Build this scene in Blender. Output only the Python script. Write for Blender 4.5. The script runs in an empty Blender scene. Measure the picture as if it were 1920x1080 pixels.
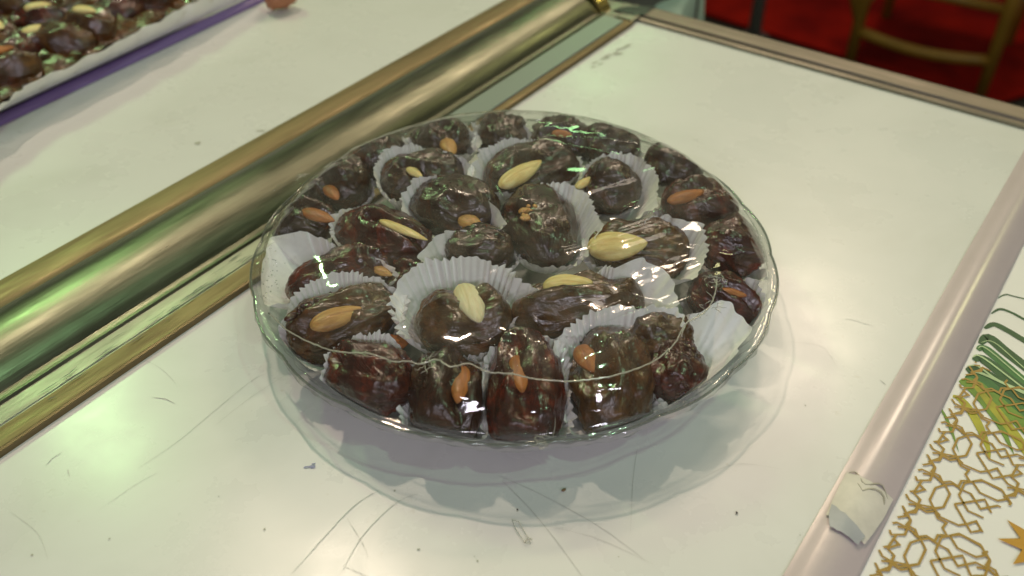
import bpy, math, random
from mathutils import Vector, noise, Matrix
random.seed(4)
S = bpy.context.scene
COL = S.collection
# ------------------------------------------------------------------ camera
F = 1767.0; P = math.radians(39.566)
CX, CY, CZ = 0.0, -0.3577, 0.3235
cam = bpy.data.cameras.new('camera'); co = bpy.data.objects.new('camera', cam); COL.objects.link(co)
co.location = (CX, CY, CZ); co.rotation_euler = (math.pi/2 - P, 0, 0)
cam.sensor_width = 36; cam.lens = 36*F/1920; cam.clip_start = .01; cam.clip_end = 60
cam.dof.use_dof = True; cam.dof.focus_distance = .44; cam.dof.aperture_fstop = 7.5
S.camera = co
# ------------------------------------------------------------------ world and lamps
w = bpy.data.worlds.new('World'); S.world = w; w.use_nodes = True
w.node_tree.nodes['Background'].inputs[0].default_value = (.62, .60, .46, 1)
w.node_tree.nodes['Background'].inputs[1].default_value = .24
S.view_settings.view_transform = 'Standard'; S.view_settings.look = 'None'
S.view_settings.exposure = -.42; S.view_settings.gamma = 1
S.render.engine = 'CYCLES'
S.cycles.transparent_max_bounces = 32; S.cycles.max_bounces = 10

def area(name, loc, target, sx, sy, power, color, spread=180):
    l = bpy.data.lights.new(name, 'AREA'); l.shape = 'ELLIPSE'; l.size = sx; l.size_y = sy
    l.energy = power; l.color = color; l.spread = math.radians(spread)
    o = bpy.data.objects.new(name, l); COL.objects.link(o); o.location = loc
    o.rotation_euler = (Vector(target)-Vector(loc)).to_track_quat('-Z', 'Y').to_euler()
    return o
area('ceiling_lamp_green', (.62, -.30, 1.55), (0, 0, 0), .05, .05, 4.6, (.55, 1.0, .60))
area('ceiling_lamp_warm', (-.40, .82, 1.60), (.14, -.16, 0), .06, .06, 2.3, (1.0, .80, .62), 75)
for sx_ in (-.45, .25, .95):
    area('front_fill_soft', (sx_, -1.45, 1.05), (0.05, 0, 0), .20, .16, 4.9, (.93, .86, 1.0))  # soft fill lights added behind the camera to brighten the paper cups
area('green_side_panel', (-1.0, 1.2, 1.3), (-.15, .05, 0), .06, .30, 8.0, (.55, 1.0, .40))
area('green_back_panel', (.22, 1.75, .72), (.05, .30, 0), .30, .06, .8, (.48, 1.0, .40))
area('yellow_side_panel', (1.5, 1.3, 1.3), (.25, .2, 0), .3, .3, 3.5, (1.0, .95, .45))
area('film_glare_fill', (.75, 2.1, 2.0), (.1, 0, 0), .8, .18, 2.0, (1.0, .86, .72))  # added light with no known source, lays broad soft glare on the film
area('hall_lamp', (1.2, 2.6, 2.4), (1.0, 2.1, -.9), .5, .5, 26, (1.0, .80, .60))
for i, (x, y, z) in enumerate([(.35, 1.5, 1.5), (.55, 1.45, 1.5), (.1, 1.2, 1.9)]):
    area('spot_lamp', (x, y, z), (0, 0, 0), .04, .04, (2.6, 1.0, 1.0)[i], (1.0, .74, .52))

# ------------------------------------------------------------------ helpers
def at(px, py, z=0.0):
    a = (px-960)/F; b = (540-py)/F
    dy = math.cos(P)+b*math.sin(P); dz = -math.sin(P)+b*math.cos(P)
    t = (z-CZ)/dz
    return Vector((CX+a*t, CY+dy*t, z))
A = math.radians(35.6)
D = Vector((math.sin(A), math.cos(A), 0)); N = Vector((math.cos(A), -math.sin(A), 0))
def au(a, u, z=0.0): return D*a + N*u + Vector((0, 0, z))

def mesh(name, vs, fs, mats, parent=None, smooth=True, fm=None, loc=None, rot=0):
    me = bpy.data.meshes.new(name)
    if loc is not None: vs = [Vector(v)-Vector(loc) for v in vs]
    if rot: RM = Matrix.Rotation(-rot, 3, 'Z'); vs = [RM@v for v in vs]
    me.from_pydata([tuple(v) for v in vs], [], fs); me.update()
    if not isinstance(mats, (list, tuple)): mats = [mats]
    for m in mats: me.materials.append(m)
    if smooth: me.polygons.foreach_set('use_smooth', [True]*len(fs))
    if fm: me.polygons.foreach_set('material_index', fm)
    o = bpy.data.objects.new(name, me); COL.objects.link(o)
    if loc is not None: o.location = loc
    if rot: o.rotation_euler = (0, 0, rot)
    if parent is not None:
        o.parent = parent; o.matrix_parent_inverse = (Matrix.Translation(parent.location)@parent.rotation_euler.to_matrix().to_4x4()).inverted()
    return o
def tag(o, label=None, cat=None, group=None, kind=None):
    if label: o['label'] = label
    if cat: o['category'] = cat
    if group: o['group'] = group
    if kind: o['kind'] = kind
    return o
def empty(name, loc=(0, 0, 0)):
    o = bpy.data.objects.new(name, None); COL.objects.link(o); o.location = loc; return o

class MB:
    def __init__(s): s.v = []; s.f = []; s.m = []
    def add(s, vs, fs, mi=0):
        k = len(s.v); s.v += [Vector(v) for v in vs]; s.f += [tuple(i+k for i in f) for f in fs]; s.m += [mi]*len(fs)
    def box(s, c, h, mi=0, R=None):
        R = R or Matrix.Identity(3)
        vs = [Vector(c)+R@Vector((x*h[0], y*h[1], z*h[2])) for x in (-1, 1) for y in (-1, 1) for z in (-1, 1)]
        s.add(vs, [(0, 1, 3, 2), (4, 6, 7, 5), (0, 4, 5, 1), (2, 3, 7, 6), (0, 2, 6, 4), (1, 5, 7, 3)], mi)
    def tube(s, pts, r, n=10, mi=0, closed=False):
        pts = [Vector(p) for p in pts]; m = len(pts); rs = r if isinstance(r, (list, tuple)) else [r]*m
        vs = []
        for i, p in enumerate(pts):
            if closed: t = pts[(i+1) % m]-pts[i-1]
            else: t = pts[min(i+1, m-1)]-pts[max(i-1, 0)]
            t.normalize(); up = Vector((0, 0, 1)) if abs(t.z) < .95 else Vector((1, 0, 0))
            a = t.cross(up).normalized(); b = a.cross(t)
            for k in range(n):
                q = 2*math.pi*k/n; vs.append(p+(a*math.cos(q)+b*math.sin(q))*rs[i])
        fs = []
        for i in range(m if closed else m-1):
            j = (i+1) % m
            for k in range(n): fs.append((i*n+k, i*n+(k+1) % n, j*n+(k+1) % n, j*n+k))
        if not closed: fs.append(tuple(range(n-1, -1, -1))); fs.append(tuple((m-1)*n+k for k in range(n)))
        s.add(vs, fs, mi)
    def sphere(s, c, r, n=8, m=5, mi=0, R=None):
        R = R or Matrix.Identity(3); r = r if isinstance(r, (tuple, list)) else (r, r, r)
        vs = []; fs = []
        for i in range(m+1):
            ph = math.pi*i/m
            for k in range(n):
                q = 2*math.pi*k/n
                vs.append(Vector(c)+R@Vector((r[0]*math.sin(ph)*math.cos(q), r[1]*math.sin(ph)*math.sin(q), r[2]*math.cos(ph))))
        for i in range(m):
            for k in range(n): fs.append((i*n+k, (i+1)*n+k, (i+1)*n+(k+1) % n, i*n+(k+1) % n))
        s.add(vs, fs, mi)
    def ribbon(s, pts, wd, mi=0, up=Vector((0, 0, 1))):
        pts = [Vector(p) for p in pts]; ws = wd if isinstance(wd, (list, tuple)) else [wd]*len(pts)
        vs = []
        for i, p in enumerate(pts):
            t = (pts[min(i+1, len(pts)-1)]-pts[max(i-1, 0)]).normalized(); a = up.cross(t).normalized()
            # mitre
            k = 1.0
            if 0 < i < len(pts)-1:
                t1 = (pts[i]-pts[i-1]).normalized(); k = 1/max(.5, abs(t1.dot(t)))
            vs += [p-a*ws[i]/2*k, p+a*ws[i]/2*k]
        s.add(vs, [(2*i, 2*i+1, 2*i+3, 2*i+2) for i in range(len(pts)-1)], mi)
    def build(s, name, mats, parent=None, smooth=False, loc=None):
        return mesh(name, s.v, s.f, mats, parent, smooth, s.m, loc)

# ------------------------------------------------------------------ materials
def new(name):
    m = bpy.data.materials.new(name); m.use_nodes = True
    nt = m.node_tree; return m, nt, nt.nodes['Principled BSDF']
def nd(nt, t, **k):
    n = nt.nodes.new(t)
    for a, v in k.items(): setattr(n, a, v)
    return n
def noise_ramp(nt, scale, stops, detail=6, rough=.6, dist=0, coord=None, ntype='Object', vec_scale=None):
    tc = nd(nt, 'ShaderNodeTexCoord'); no = nd(nt, 'ShaderNodeTexNoise')
    no.inputs['Scale'].default_value = scale; no.inputs['Detail'].default_value = detail
    no.inputs['Roughness'].default_value = rough; no.inputs['Distortion'].default_value = dist
    src = tc.outputs[ntype]
    if vec_scale:
        mp = nd(nt, 'ShaderNodeMapping'); mp.vector_type = 'TEXTURE'
        mp.inputs['Scale'].default_value = tuple(1/v for v in vec_scale[:3])
        if len(vec_scale) > 3: mp.inputs['Rotation'].default_value = (0, 0, vec_scale[3])
        nt.links.new(src, mp.inputs[0]); src = mp.outputs[0]
    nt.links.new(src, no.inputs['Vector'])
    cr = nd(nt, 'ShaderNodeValToRGB')
    while len(cr.color_ramp.elements) > 1: cr.color_ramp.elements.remove(cr.color_ramp.elements[-1])
    cr.color_ramp.elements[0].position = stops[0][0]; cr.color_ramp.elements[0].color = (*stops[0][1], 1)
    for p, c in stops[1:]:
        e = cr.color_ramp.elements.new(p); e.color = (*c, 1)
    nt.links.new(no.outputs['Fac'], cr.inputs[0])
    return no, cr
def bump(nt, src, strength, dist, prev=None):
    b = nd(nt, 'ShaderNodeBump'); b.inputs['Strength'].default_value = strength; b.inputs['Distance'].default_value = dist
    nt.links.new(src, b.inputs['Height'])
    if prev: nt.links.new(prev.outputs[0], b.inputs['Normal'])
    return b
def plain(name, col, rough=.5, metal=0, coat=0, bumps=None, vary=0, **kw):
    m, nt, p = new(name)
    p.inputs['Base Color'].default_value = (*col, 1); p.inputs['Roughness'].default_value = rough
    p.inputs['Metallic'].default_value = metal; p.inputs['Coat Weight'].default_value = coat
    if vary:
        c0 = tuple(c*(1-vary) for c in col); c1 = tuple(min(1, c*(1+vary)) for c in col)
        no, cr = noise_ramp(nt, kw.get('vscale', 12), [(.35, c0), (.65, c1)])
        nt.links.new(cr.outputs[0], p.inputs['Base Color'])
    if bumps:
        no, cr = noise_ramp(nt, bumps[0], [(.3, (0, 0, 0)), (.7, (1, 1, 1))], vec_scale=kw.get('vs'))
        b = bump(nt, cr.outputs[0], bumps[1], bumps[2]); nt.links.new(b.outputs[0], p.inputs['Normal'])
    return m

# laminate
def laminate():
    m, nt, p = new('white_laminate')
    no, cr = noise_ramp(nt, 9, [(.28, (.66, .66, .63)), (.48, (.71, .71, .69)), (.75, (.73, .73, .71))], detail=5, dist=.6)
    no2, cr2 = noise_ramp(nt, 130, [(.70, (1, 1, 1)), (.78, (.78, .74, .66))], detail=2)
    mx = nd(nt, 'ShaderNodeMixRGB', blend_type='MULTIPLY'); mx.inputs[0].default_value = .45
    nt.links.new(cr.outputs[0], mx.inputs[1]); nt.links.new(cr2.outputs[0], mx.inputs[2])
    nt.links.new(mx.outputs[0], p.inputs['Base Color'])
    no3, cr3 = noise_ramp(nt, 14, [(.3, (.22,)*3), (.7, (.36,)*3)])
    nt.links.new(cr3.outputs[0], p.inputs['Roughness'])
    no4, cr4 = noise_ramp(nt, 22, [(0, (0,)*3), (1, (1,)*3)], detail=2)
    b = bump(nt, cr4.outputs[0], .03, .003); nt.links.new(b.outputs[0], p.inputs['Normal'])
    return m
M_LAM = laminate()
M_SCR = plain('scratch_grey', (.53, .53, .50), .5)
M_SMUDGE = plain('ink_smudge', (.34, .34, .52), .6)
M_STAIN = plain('grime', (.42, .42, .35), .7)

def metal(name, c0, c1, rough=.28, AR=-math.radians(35.6)):
    m, nt, p = new(name)
    no, cr = noise_ramp(nt, 30, [(.3, c0), (.7, c1)], detail=4, vec_scale=(6, .35, 6, AR))
    nt.links.new(cr.outputs[0], p.inputs['Base Color']); p.inputs['Metallic'].default_value = 1
    no2, cr2 = noise_ramp(nt, 40, [(.25, (rough*.75,)*3), (.75, (rough*1.5,)*3)], detail=8, vec_scale=(5, .5, 5, AR))
    nt.links.new(cr2.outputs[0], p.inputs['Roughness'])
    no3, cr3 = noise_ramp(nt, 260, [(.3, (0,)*3), (.7, (1,)*3)], detail=4, vec_scale=(3, .12, 3, AR))
    b = bump(nt, cr3.outputs[0], .10, .0008)
    no4, cr4 = noise_ramp(nt, 26, [(.2, (0,)*3), (.8, (1,)*3)], detail=3, vec_scale=(1, .5, 1, AR))
    b2 = bump(nt, cr4.outputs[0], .10, .004, b)
    nt.links.new(b2.outputs[0], p.inputs['Normal'])
    return m
M_RAIL = metal('brushed_rail_metal', (.13, .135, .095), (.21, .215, .155), .34)
M_BRONZE = metal('bronze_anodised', (.20, .16, .09), (.28, .22, .125), .50)
M_GREYM = metal('dull_grey_metal', (.26, .27, .22), (.36, .36, .30), .42)
M_FRAME = metal('frame_metal', (.22, .20, .16), (.31, .28, .23), .46, -math.radians(125.6))
M_BRASS = metal('brass_collar', (.50, .38, .12), (.62, .50, .18), .25)

def thin_plastic(name, tint=(.97, .98, .97), rough=.04, haze=0.0, attr=None, bumps=(), spec=1.0, edge=None):
    m = bpy.data.materials.new(name); m.use_nodes = True; nt = m.node_tree; nt.nodes.clear()
    out = nd(nt, 'ShaderNodeOutputMaterial')
    tr = nd(nt, 'ShaderNodeBsdfTransparent'); tr.inputs[0].default_value = (*tint, 1)
    gl = nd(nt, 'ShaderNodeBsdfGlossy'); gl.inputs['Roughness'].default_value = rough
    lwf = nd(nt, 'ShaderNodeLayerWeight'); lwf.inputs[0].default_value = .5
    pw = nd(nt, 'ShaderNodeMath', operation='POWER'); pw.inputs[1].default_value = 5
    nt.links.new(lwf.outputs['Facing'], pw.inputs[0])
    fr = nd(nt, 'ShaderNodeMath', operation='MULTIPLY_ADD'); fr.inputs[1].default_value = .92; fr.inputs[2].default_value = .048
    nt.links.new(pw.outputs[0], fr.inputs[0])
    b = None
    for (sc, st, ds, vs) in bumps:
        no, cr = noise_ramp(nt, sc, [(.2, (0,)*3), (.8, (1,)*3)], detail=2.3, dist=.8, vec_scale=vs)
        b = bump(nt, cr.outputs[0], st, ds, b)
    if b:
        nt.links.new(b.outputs[0], gl.inputs['Normal']); nt.links.new(b.outputs[0], lwf.inputs['Normal'])
    mu = nd(nt, 'ShaderNodeMath', operation='MULTIPLY'); mu.inputs[1].default_value = spec; mu.use_clamp = True
    nt.links.new(fr.outputs[0], mu.inputs[0])
    base = tr.outputs[0]
    if edge:
        lw = nd(nt, 'ShaderNodeLayerWeight'); lw.inputs[0].default_value = .35
        mc = nd(nt, 'ShaderNodeMixRGB'); mc.inputs[1].default_value = (*tint, 1); mc.inputs[2].default_value = (*edge, 1)
        nt.links.new(lw.outputs['Facing'], mc.inputs[0]); nt.links.new(mc.outputs[0], tr.inputs[0])
    if haze or attr:
        df = nd(nt, 'ShaderNodeBsdfDiffuse'); df.inputs[0].default_value = (.78, .76, .64, 1)
        tl = nd(nt, 'ShaderNodeBsdfTranslucent'); tl.inputs[0].default_value = (.8, .82, .78, 1)
        ad = nd(nt, 'ShaderNodeMixShader'); ad.inputs[0].default_value = .3
        nt.links.new(df.outputs[0], ad.inputs[1]); nt.links.new(tl.outputs[0], ad.inputs[2])
        mh = nd(nt, 'ShaderNodeMixShader'); mh.inputs[0].default_value = haze
        if attr:
            an = nd(nt, 'ShaderNodeAttribute'); an.attribute_name = attr
            no, cr = noise_ramp(nt, 55, [(.35, (.15,)*3), (.7, (1.8,)*3)], detail=5, dist=.8)
            mm = nd(nt, 'ShaderNodeMath', operation='MULTIPLY')
            nt.links.new(an.outputs['Fac'], mm.inputs[0]); nt.links.new(cr.outputs[0], mm.inputs[1])
            nt.links.new(mm.outputs[0], mh.inputs[0])
        nt.links.new(base, mh.inputs[1]); nt.links.new(ad.outputs[0], mh.inputs[2]); base = mh.outputs[0]
    mix = nd(nt, 'ShaderNodeMixShader'); nt.links.new(mu.outputs[0], mix.inputs[0])
    nt.links.new(base, mix.inputs[1]); nt.links.new(gl.outputs[0], mix.inputs[2])
    nt.links.new(mix.outputs[0], out.inputs[0])
    return m
M_FILM = thin_plastic('cling_film', (.96, .965, .95), .05, attr='haze', spec=1.0,
                      bumps=[(14, .22, .004, None), (40, .42, .0018, (1, .14, 1, -1.05)), (28, .20, .0016, (1, .10, 1, .5))])
M_PLAT = thin_plastic('clear_platter_plastic', (.80, .82, .82), .04, haze=.02, spec=.9, edge=(.80, .84, .83),
                      bumps=[(40, .2, .002, None)])
M_RIM = thin_plastic('clear_rim_plastic', (.66, .72, .70), .06, haze=.12, spec=2.0, edge=(.16, .20, .18))
M_SEAM = thin_plastic('film_fold', (.85, .85, .8), .12, haze=.42, spec=2.5)
M_TAPE = thin_plastic('clear_tape', (.94, .94, .95), .12, haze=.22, spec=1.6, bumps=[(30, .3, .003, None)])

def paper():
    m = bpy.data.materials.new('cup_paper'); m.use_nodes = True; nt = m.node_tree; nt.nodes.clear()
    out = nd(nt, 'ShaderNodeOutputMaterial')
    no, cr = noise_ramp(nt, 70, [(.28, (.70, .67, .60)), (.42, (.95, .95, .94)), (1, (.95, .95, .94))], detail=6)
    df = nd(nt, 'ShaderNodeBsdfDiffuse'); tl = nd(nt, 'ShaderNodeBsdfTranslucent')
    nt.links.new(cr.outputs[0], df.inputs[0]); nt.links.new(cr.outputs[0], tl.inputs[0])
    mx = nd(nt, 'ShaderNodeMixShader'); mx.inputs[0].default_value = .08
    nt.links.new(df.outputs[0], mx.inputs[1]); nt.links.new(tl.outputs[0], mx.inputs[2])
    gl = nd(nt, 'ShaderNodeBsdfGlossy'); gl.inputs['Roughness'].default_value = .35
    m2 = nd(nt, 'ShaderNodeMixShader'); m2.inputs[0].default_value = .05
    nt.links.new(mx.outputs[0], m2.inputs[1]); nt.links.new(gl.outputs[0], m2.inputs[2])
    no2, cr2 = noise_ramp(nt, 240, [(.2, (0,)*3), (.8, (1,)*3)], detail=3)
    b = bump(nt, cr2.outputs[0], .25, .0006)
    nt.links.new(b.outputs[0], df.inputs['Normal'])
    nt.links.new(m2.outputs[0], out.inputs[0]); return m
M_PAPER = paper()

def date_mat(name, dark, mid, red, thr=.5):
    m, nt, p = new(name)
    no, cr = noise_ramp(nt, 34, [(.30, dark), (thr, mid), (thr+.14, red), (.9, dark)], detail=8, rough=.65, dist=1.2)
    no5, cr5 = noise_ramp(nt, 130, [(.35, (.6, .55, .5)), (.6, (1.3, 1.2, 1.1))], detail=6)
    mm = nd(nt, 'ShaderNodeMixRGB', blend_type='MULTIPLY'); mm.inputs[0].default_value = .8
    nt.links.new(cr.outputs[0], mm.inputs[1]); nt.links.new(cr5.outputs[0], mm.inputs[2])
    no7, cr7 = noise_ramp(nt, 26, [(.54, (0,)*3), (.62, (.75,)*3)], detail=7, rough=.7, dist=1.6)
    pap = nd(nt, 'ShaderNodeMixRGB'); pap.inputs[2].default_value = (mid[0]*1.7+.02, mid[1]*1.8+.008, mid[2]*1.5+.0015, 1)
    nt.links.new(cr7.outputs[0], pap.inputs[0]); nt.links.new(mm.outputs[0], pap.inputs[1])
    nt.links.new(pap.outputs[0], p.inputs['Base Color'])
    cw = nd(nt, 'ShaderNodeMath', operation='MULTIPLY_ADD'); cw.inputs[1].default_value = -.75; cw.inputs[2].default_value = .75
    nt.links.new(cr7.outputs[0], cw.inputs[0]); nt.links.new(cw.outputs[0], p.inputs['Coat Weight'])
    p.inputs['Subsurface Weight'].default_value = .25; p.inputs['Subsurface Scale'].default_value = .004
    p.inputs['Subsurface Radius'].default_value = (1, .35, .15)
    no2, cr2 = noise_ramp(nt, 60, [(.3, (.15,)*3), (.7, (.42,)*3)], detail=5)
    nt.links.new(cr2.outputs[0], p.inputs['Roughness'])
    p.inputs['Coat Weight'].default_value = .75; p.inputs['Coat Roughness'].default_value = .09
    no3, cr3 = noise_ramp(nt, 80, [(.2, (0,)*3), (.8, (1,)*3)], detail=5, dist=1.8, vec_scale=(.30, 1, 1))
    b = bump(nt, cr3.outputs[0], .48, .0018)
    no4, cr4 = noise_ramp(nt, 600, [(.3, (0,)*3), (.7, (1,)*3)], detail=3)
    b2 = bump(nt, cr4.outputs[0], .10, .0003, b)
    nt.links.new(b2.outputs[0], p.inputs['Normal']); nt.links.new(b.outputs[0], p.inputs['Coat Normal'])
    return m
M_DATES = [date_mat('date_flesh_dark', (.014, .0045, .0022), (.038, .012, .004), (.130, .024, .006), .54),
           date_mat('date_flesh_red', (.016, .004, .0022), (.052, .009, .004), (.190, .024, .007), .50),
           date_mat('date_flesh_brown', (.028, .011, .003), (.078, .033, .008), (.160, .048, .010), .52)]
def almond_mat(name, c0, c1, rough=.4, sub=.2):
    m, nt, p = new(name)
    no, cr = noise_ramp(nt, 220, [(.32, c0), (.55, c1)], detail=6, dist=.4, vec_scale=(.16, 1, 1))
    nt.links.new(cr.outputs[0], p.inputs['Base Color']); p.inputs['Roughness'].default_value = rough
    p.inputs['Subsurface Weight'].default_value = sub; p.inputs['Subsurface Scale'].default_value = .003
    p.inputs['Coat Weight'].default_value = .12; p.inputs['Coat Roughness'].default_value = .25
    b = bump(nt, no.outputs['Fac'], .7, .0010); nt.links.new(b.outputs[0], p.inputs['Normal'])
    return m
M_ALM = {'y': almond_mat('peeled_almond', (.52, .36, .10), (.78, .66, .30), .5),
         'c': almond_mat('cream_almond', (.58, .48, .24), (.76, .70, .46), .5),
         'o': almond_mat('skin_on_almond', (.18, .05, .010), (.42, .15, .03), .5),
         't': almond_mat('tan_almond', (.30, .13, .035), (.56, .32, .10), .5)}

# ------------------------------------------------------------------ counter
ctr = empty('display_counter', (0, 0, 0))
tag(ctr, 'white topped display counter with a curved metal divider rail and framed edge', 'counter')
c2 = empty  # (kept short)
def prism(mb, prof, a0, a1, na=1, mi=None, wob=None):
    n = len(prof); vs = []
    for i in range(na+1):
        a = a0+(a1-a0)*i/na
        for j, (u, z) in enumerate(prof): vs.append(au(a, u, z))
    fs = []; 
    for i in range(na):
        for j in range(n-1):
            fs.append((i*n+j, (i+1)*n+j, (i+1)*n+j+1, i*n+j+1))
    k = len(mb.v); mb.v += vs; mb.f += [tuple(q+k for q in f) for f in fs]
    mb.m += [(mi[j] if mi else 0) for i in range(na) for j in range(n-1)]
# right panel with scratches
mb = MB()
def quad_au(mb, a0, a1, u0, u1, z, mi=0): mb.add([au(a0, u0, z), au(a1, u0, z), au(a1, u1, z), au(a0, u1, z)], [(0, 3, 2, 1)], mi)
quad_au(mb, -.6, .366, -.137, .1715, 0)
mb.add([au(-.6, -.137, -.018), au(.366, -.137, -.018), au(.366, .1715, -.018), au(-.6, .1715, -.018)], [(0, 1, 2, 3)])
def scratch(pts, wpx, mi=1, z=.00025):
    q = [at(*p, z) for p in pts]
    # smooth
    out = []
    for i in range(len(q)-1):
        for k in range(8):
            t = k/8; p0 = q[max(i-1, 0)]; p1 = q[i]; p2 = q[i+1]; p3 = q[min(i+2, len(q)-1)]
            out.append(.5*((2*p1)+(p2-p0)*t+(2*p0-5*p1+4*p2-p3)*t*t+(3*p1-p0-3*p2+p3)*t*t*t))
    out.append(q[-1]); n = len(out)
    ws = [wpx*.00024*max(.08, math.sin(math.pi*i/(n-1))**.5)*(.75+.5*random.random()) for i in range(n)]
    mb.ribbon(out, ws, mi)
for s in [([(545, 1078), (610, 1005), (665, 948), (712, 918)], 1.5), ([(640, 1075), (680, 1005), (740, 945), (785, 925)], 1.1),
          ([(1095, 1085), (1040, 1010), (990, 950), (940, 900)], 1.3), ([(1210, 1050), (1120, 985), (1010, 925), (930, 890)], 1.0),
          ([(255, 880), (330, 830), (400, 772), (470, 715), (500, 700)], .9), ([(285, 745), (310, 748), (328, 757)], 1.6),
          ([(85, 873), (100, 858), (116, 848)], 1.3), ([(650, 970), (680, 1020), (690, 1045)], .8), ([(1585, 598), (1600, 600), (1640, 612)], 1.0),
          ([(1650, 712), (1662, 722)], 1.6), ([(126, 880), (130, 893)], 1.5), ([(240, 660), (300, 690), (330, 720)], .5),
          ([(1182, 1000), (1187, 900), (1195, 840)], .8), ([(400, 800), (470, 745), (540, 700)], .6), ([(640, 1060), (700, 1085)], .6),
          ([(1020, 985), (1120, 1010), (1230, 1060)], .6), ([(180, 960), (260, 905), (300, 885)], .5), ([(20, 960), (70, 1000), (90, 1050)], .5),
          ([(1310, 900), (1380, 870), (1470, 880)], .4), ([(1470, 640), (1540, 650), (1570, 690)], .4)]:
    scratch(*s)
def blot(px, py, r, mi, z=.0003, n=14, sq=1.0, ang=0):
    c = at(px, py, z); vs = [c]
    for k in range(n):
        q = 2*math.pi*k/n; rr = r*(.6+.7*random.random())
        x = rr*math.cos(q); y = rr*math.sin(q)*sq
        vs.append(c+Vector((x*math.cos(ang)-y*math.sin(ang), x*math.sin(ang)+y*math.cos(ang), 0)))
    mb.add(vs, [(0, 1+k, 1+(k+1) % n) for k in range(n)], mi)
for k in range(9): blot(583+random.uniform(-11, 11), 873+random.uniform(-4, 4), .0009, 2, z=.0003+.00003*k, sq=.5, ang=.4)
for k in range(14):
    t = k/13; blot(1115+65*t+random.uniform(-5, 5), 122-36*t+random.uniform(-5, 5), .003, 3, sq=.35, ang=.55, z=.0002+.00002*k)
for (x, y) in [(496, 992), (890, 1043), (895, 1052), (1381, 963), (785, 1030), (970, 958), (740, 920), (1500, 1003), (205, 1010), (1160, 1044), (60, 1040), (1510, 760), (410, 930)]:
    blot(x, y, random.uniform(.0002, .0006), 3)
pr = mb.build('counter_panel', [M_LAM, M_SCR, M_SMUDGE, M_STAIN], ctr)
mb = MB(); quad_au(mb, -.75, .75, -.95, -.247, 0)
mb.add([au(-.75, -.95, -.018), au(.75, -.95, -.018), au(.75, -.247, -.018), au(-.75, -.247, -.018)], [(0, 1, 2, 3)])
blot(370, 268, .0025, 1, sq=.8); blot(33, 515, .003, 1, sq=.4); blot(488, 245, .003, 1, sq=.4)
mb.build('counter_panel', [M_LAM, M_STAIN], ctr)
# divider rail
rail = MB()
prof = [(-.248, -.006), (-.2475, .0015), (-.246, .0030), (-.229, .0040), (-.2265, .0030), (-.225, .0016)]
rail_m = [1, 1, 1, 1, 1]
prism(rail, prof, -.75, .386, 6, rail_m)
cu, cr_, = -.1945, .0262
prof = []
for k in range(25):
    q = math.radians(163 - k*(163-25)/24)
    prof.append((cu+cr_*1.12*math.cos(q), -.0060+.0225*math.sin(q)))
prof = [(-.225, .0016)]+prof+[(-.1655, .0032), (-.1640, .0030)]
prism(rail, prof, -.75, .357, 6, [0]*(len(prof)-1))
prof2 = [(-.1640, .0030), (-.1632, .0046), (-.1612, .0048), (-.1604, .0034), (-.1500, .0030), (-.1496, .0025), (-.1488, .0025), (-.1484, .0030), (-.1372, .0032), (-.1362, .0038), (-.1350, .0034), (-.1346, -.004)]
prism(rail, prof2, -.75, .357, 6, [2, 0, 0, 2, 2, 2, 2, 1, 1, 1, 1])
prism(rail, [(-.226, .0012), (-.1604, .0026), (-.160, .0034), (-.150, .0036), (-.149, .0042), (-.1375, .0042), (-.136, .0034), (-.1346, -.004)], .357, .386, 2, [2, 2, 2, 2, 3, 2, 2])
ro = rail.build('divider_rail', [M_RAIL, M_BRONZE, M_GREYM, M_GREYM], ctr, smooth=False)
for pl in ro.data.polygons: pl.use_smooth = True
mdf = ro.modifiers.new('es', 'EDGE_SPLIT'); mdf.split_angle = math.radians(28)
# scuff marks on the rail's flat strip
sc = MB()
for k in range(46):
    a0 = random.triangular(-.20, .10, -.11); u0 = -.1508+random.gauss(0, .0016) if k % 3 else random.uniform(-.158, -.139)
    L = random.uniform(.003, .016); w_ = random.uniform(.0002, .0007)
    sc.ribbon([au(a0, u0, .0039), au(a0+L/2, u0+random.gauss(0, .0004), .0039), au(a0+L, u0+random.gauss(0, .0007), .0039)], [w_*.3, w_, w_*.2], 0)
sc.build('scuff_marks', [plain('scuff_dark', (.07, .075, .08), .5)], ro)
# grey inlay strip near the far end of the rail
mb = MB(); prism(mb, [(-.1600, .0036), (-.1596, .0044), (-.1412, .0044), (-.1408, .0036)], .10, .352, 1); mb.build('grey_strip', [plain('grey_plastic_strip', (.26, .30, .26), .35)], ctr)
# tube end collar
mb = MB()
pts = []
for ka, (a, s) in enumerate([(.357, 1.0), (.3575, 1.10), (.370, 1.10), (.3705, 1.0), (.3705, .2)]):
    for k in range(21):
        q = math.radians(178 - k*176/20); pts.append(au(a, cu+cr_*1.12*s*math.cos(q), -.004+.0225*s*math.sin(q)))
mb.add(pts, [(i*21+k, (i+1)*21+k, (i+1)*21+k+1, i*21+k+1) for i in range(4) for k in range(20)])
mb.build('rail_collar', [M_BRASS], ctr, smooth=False)
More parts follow.
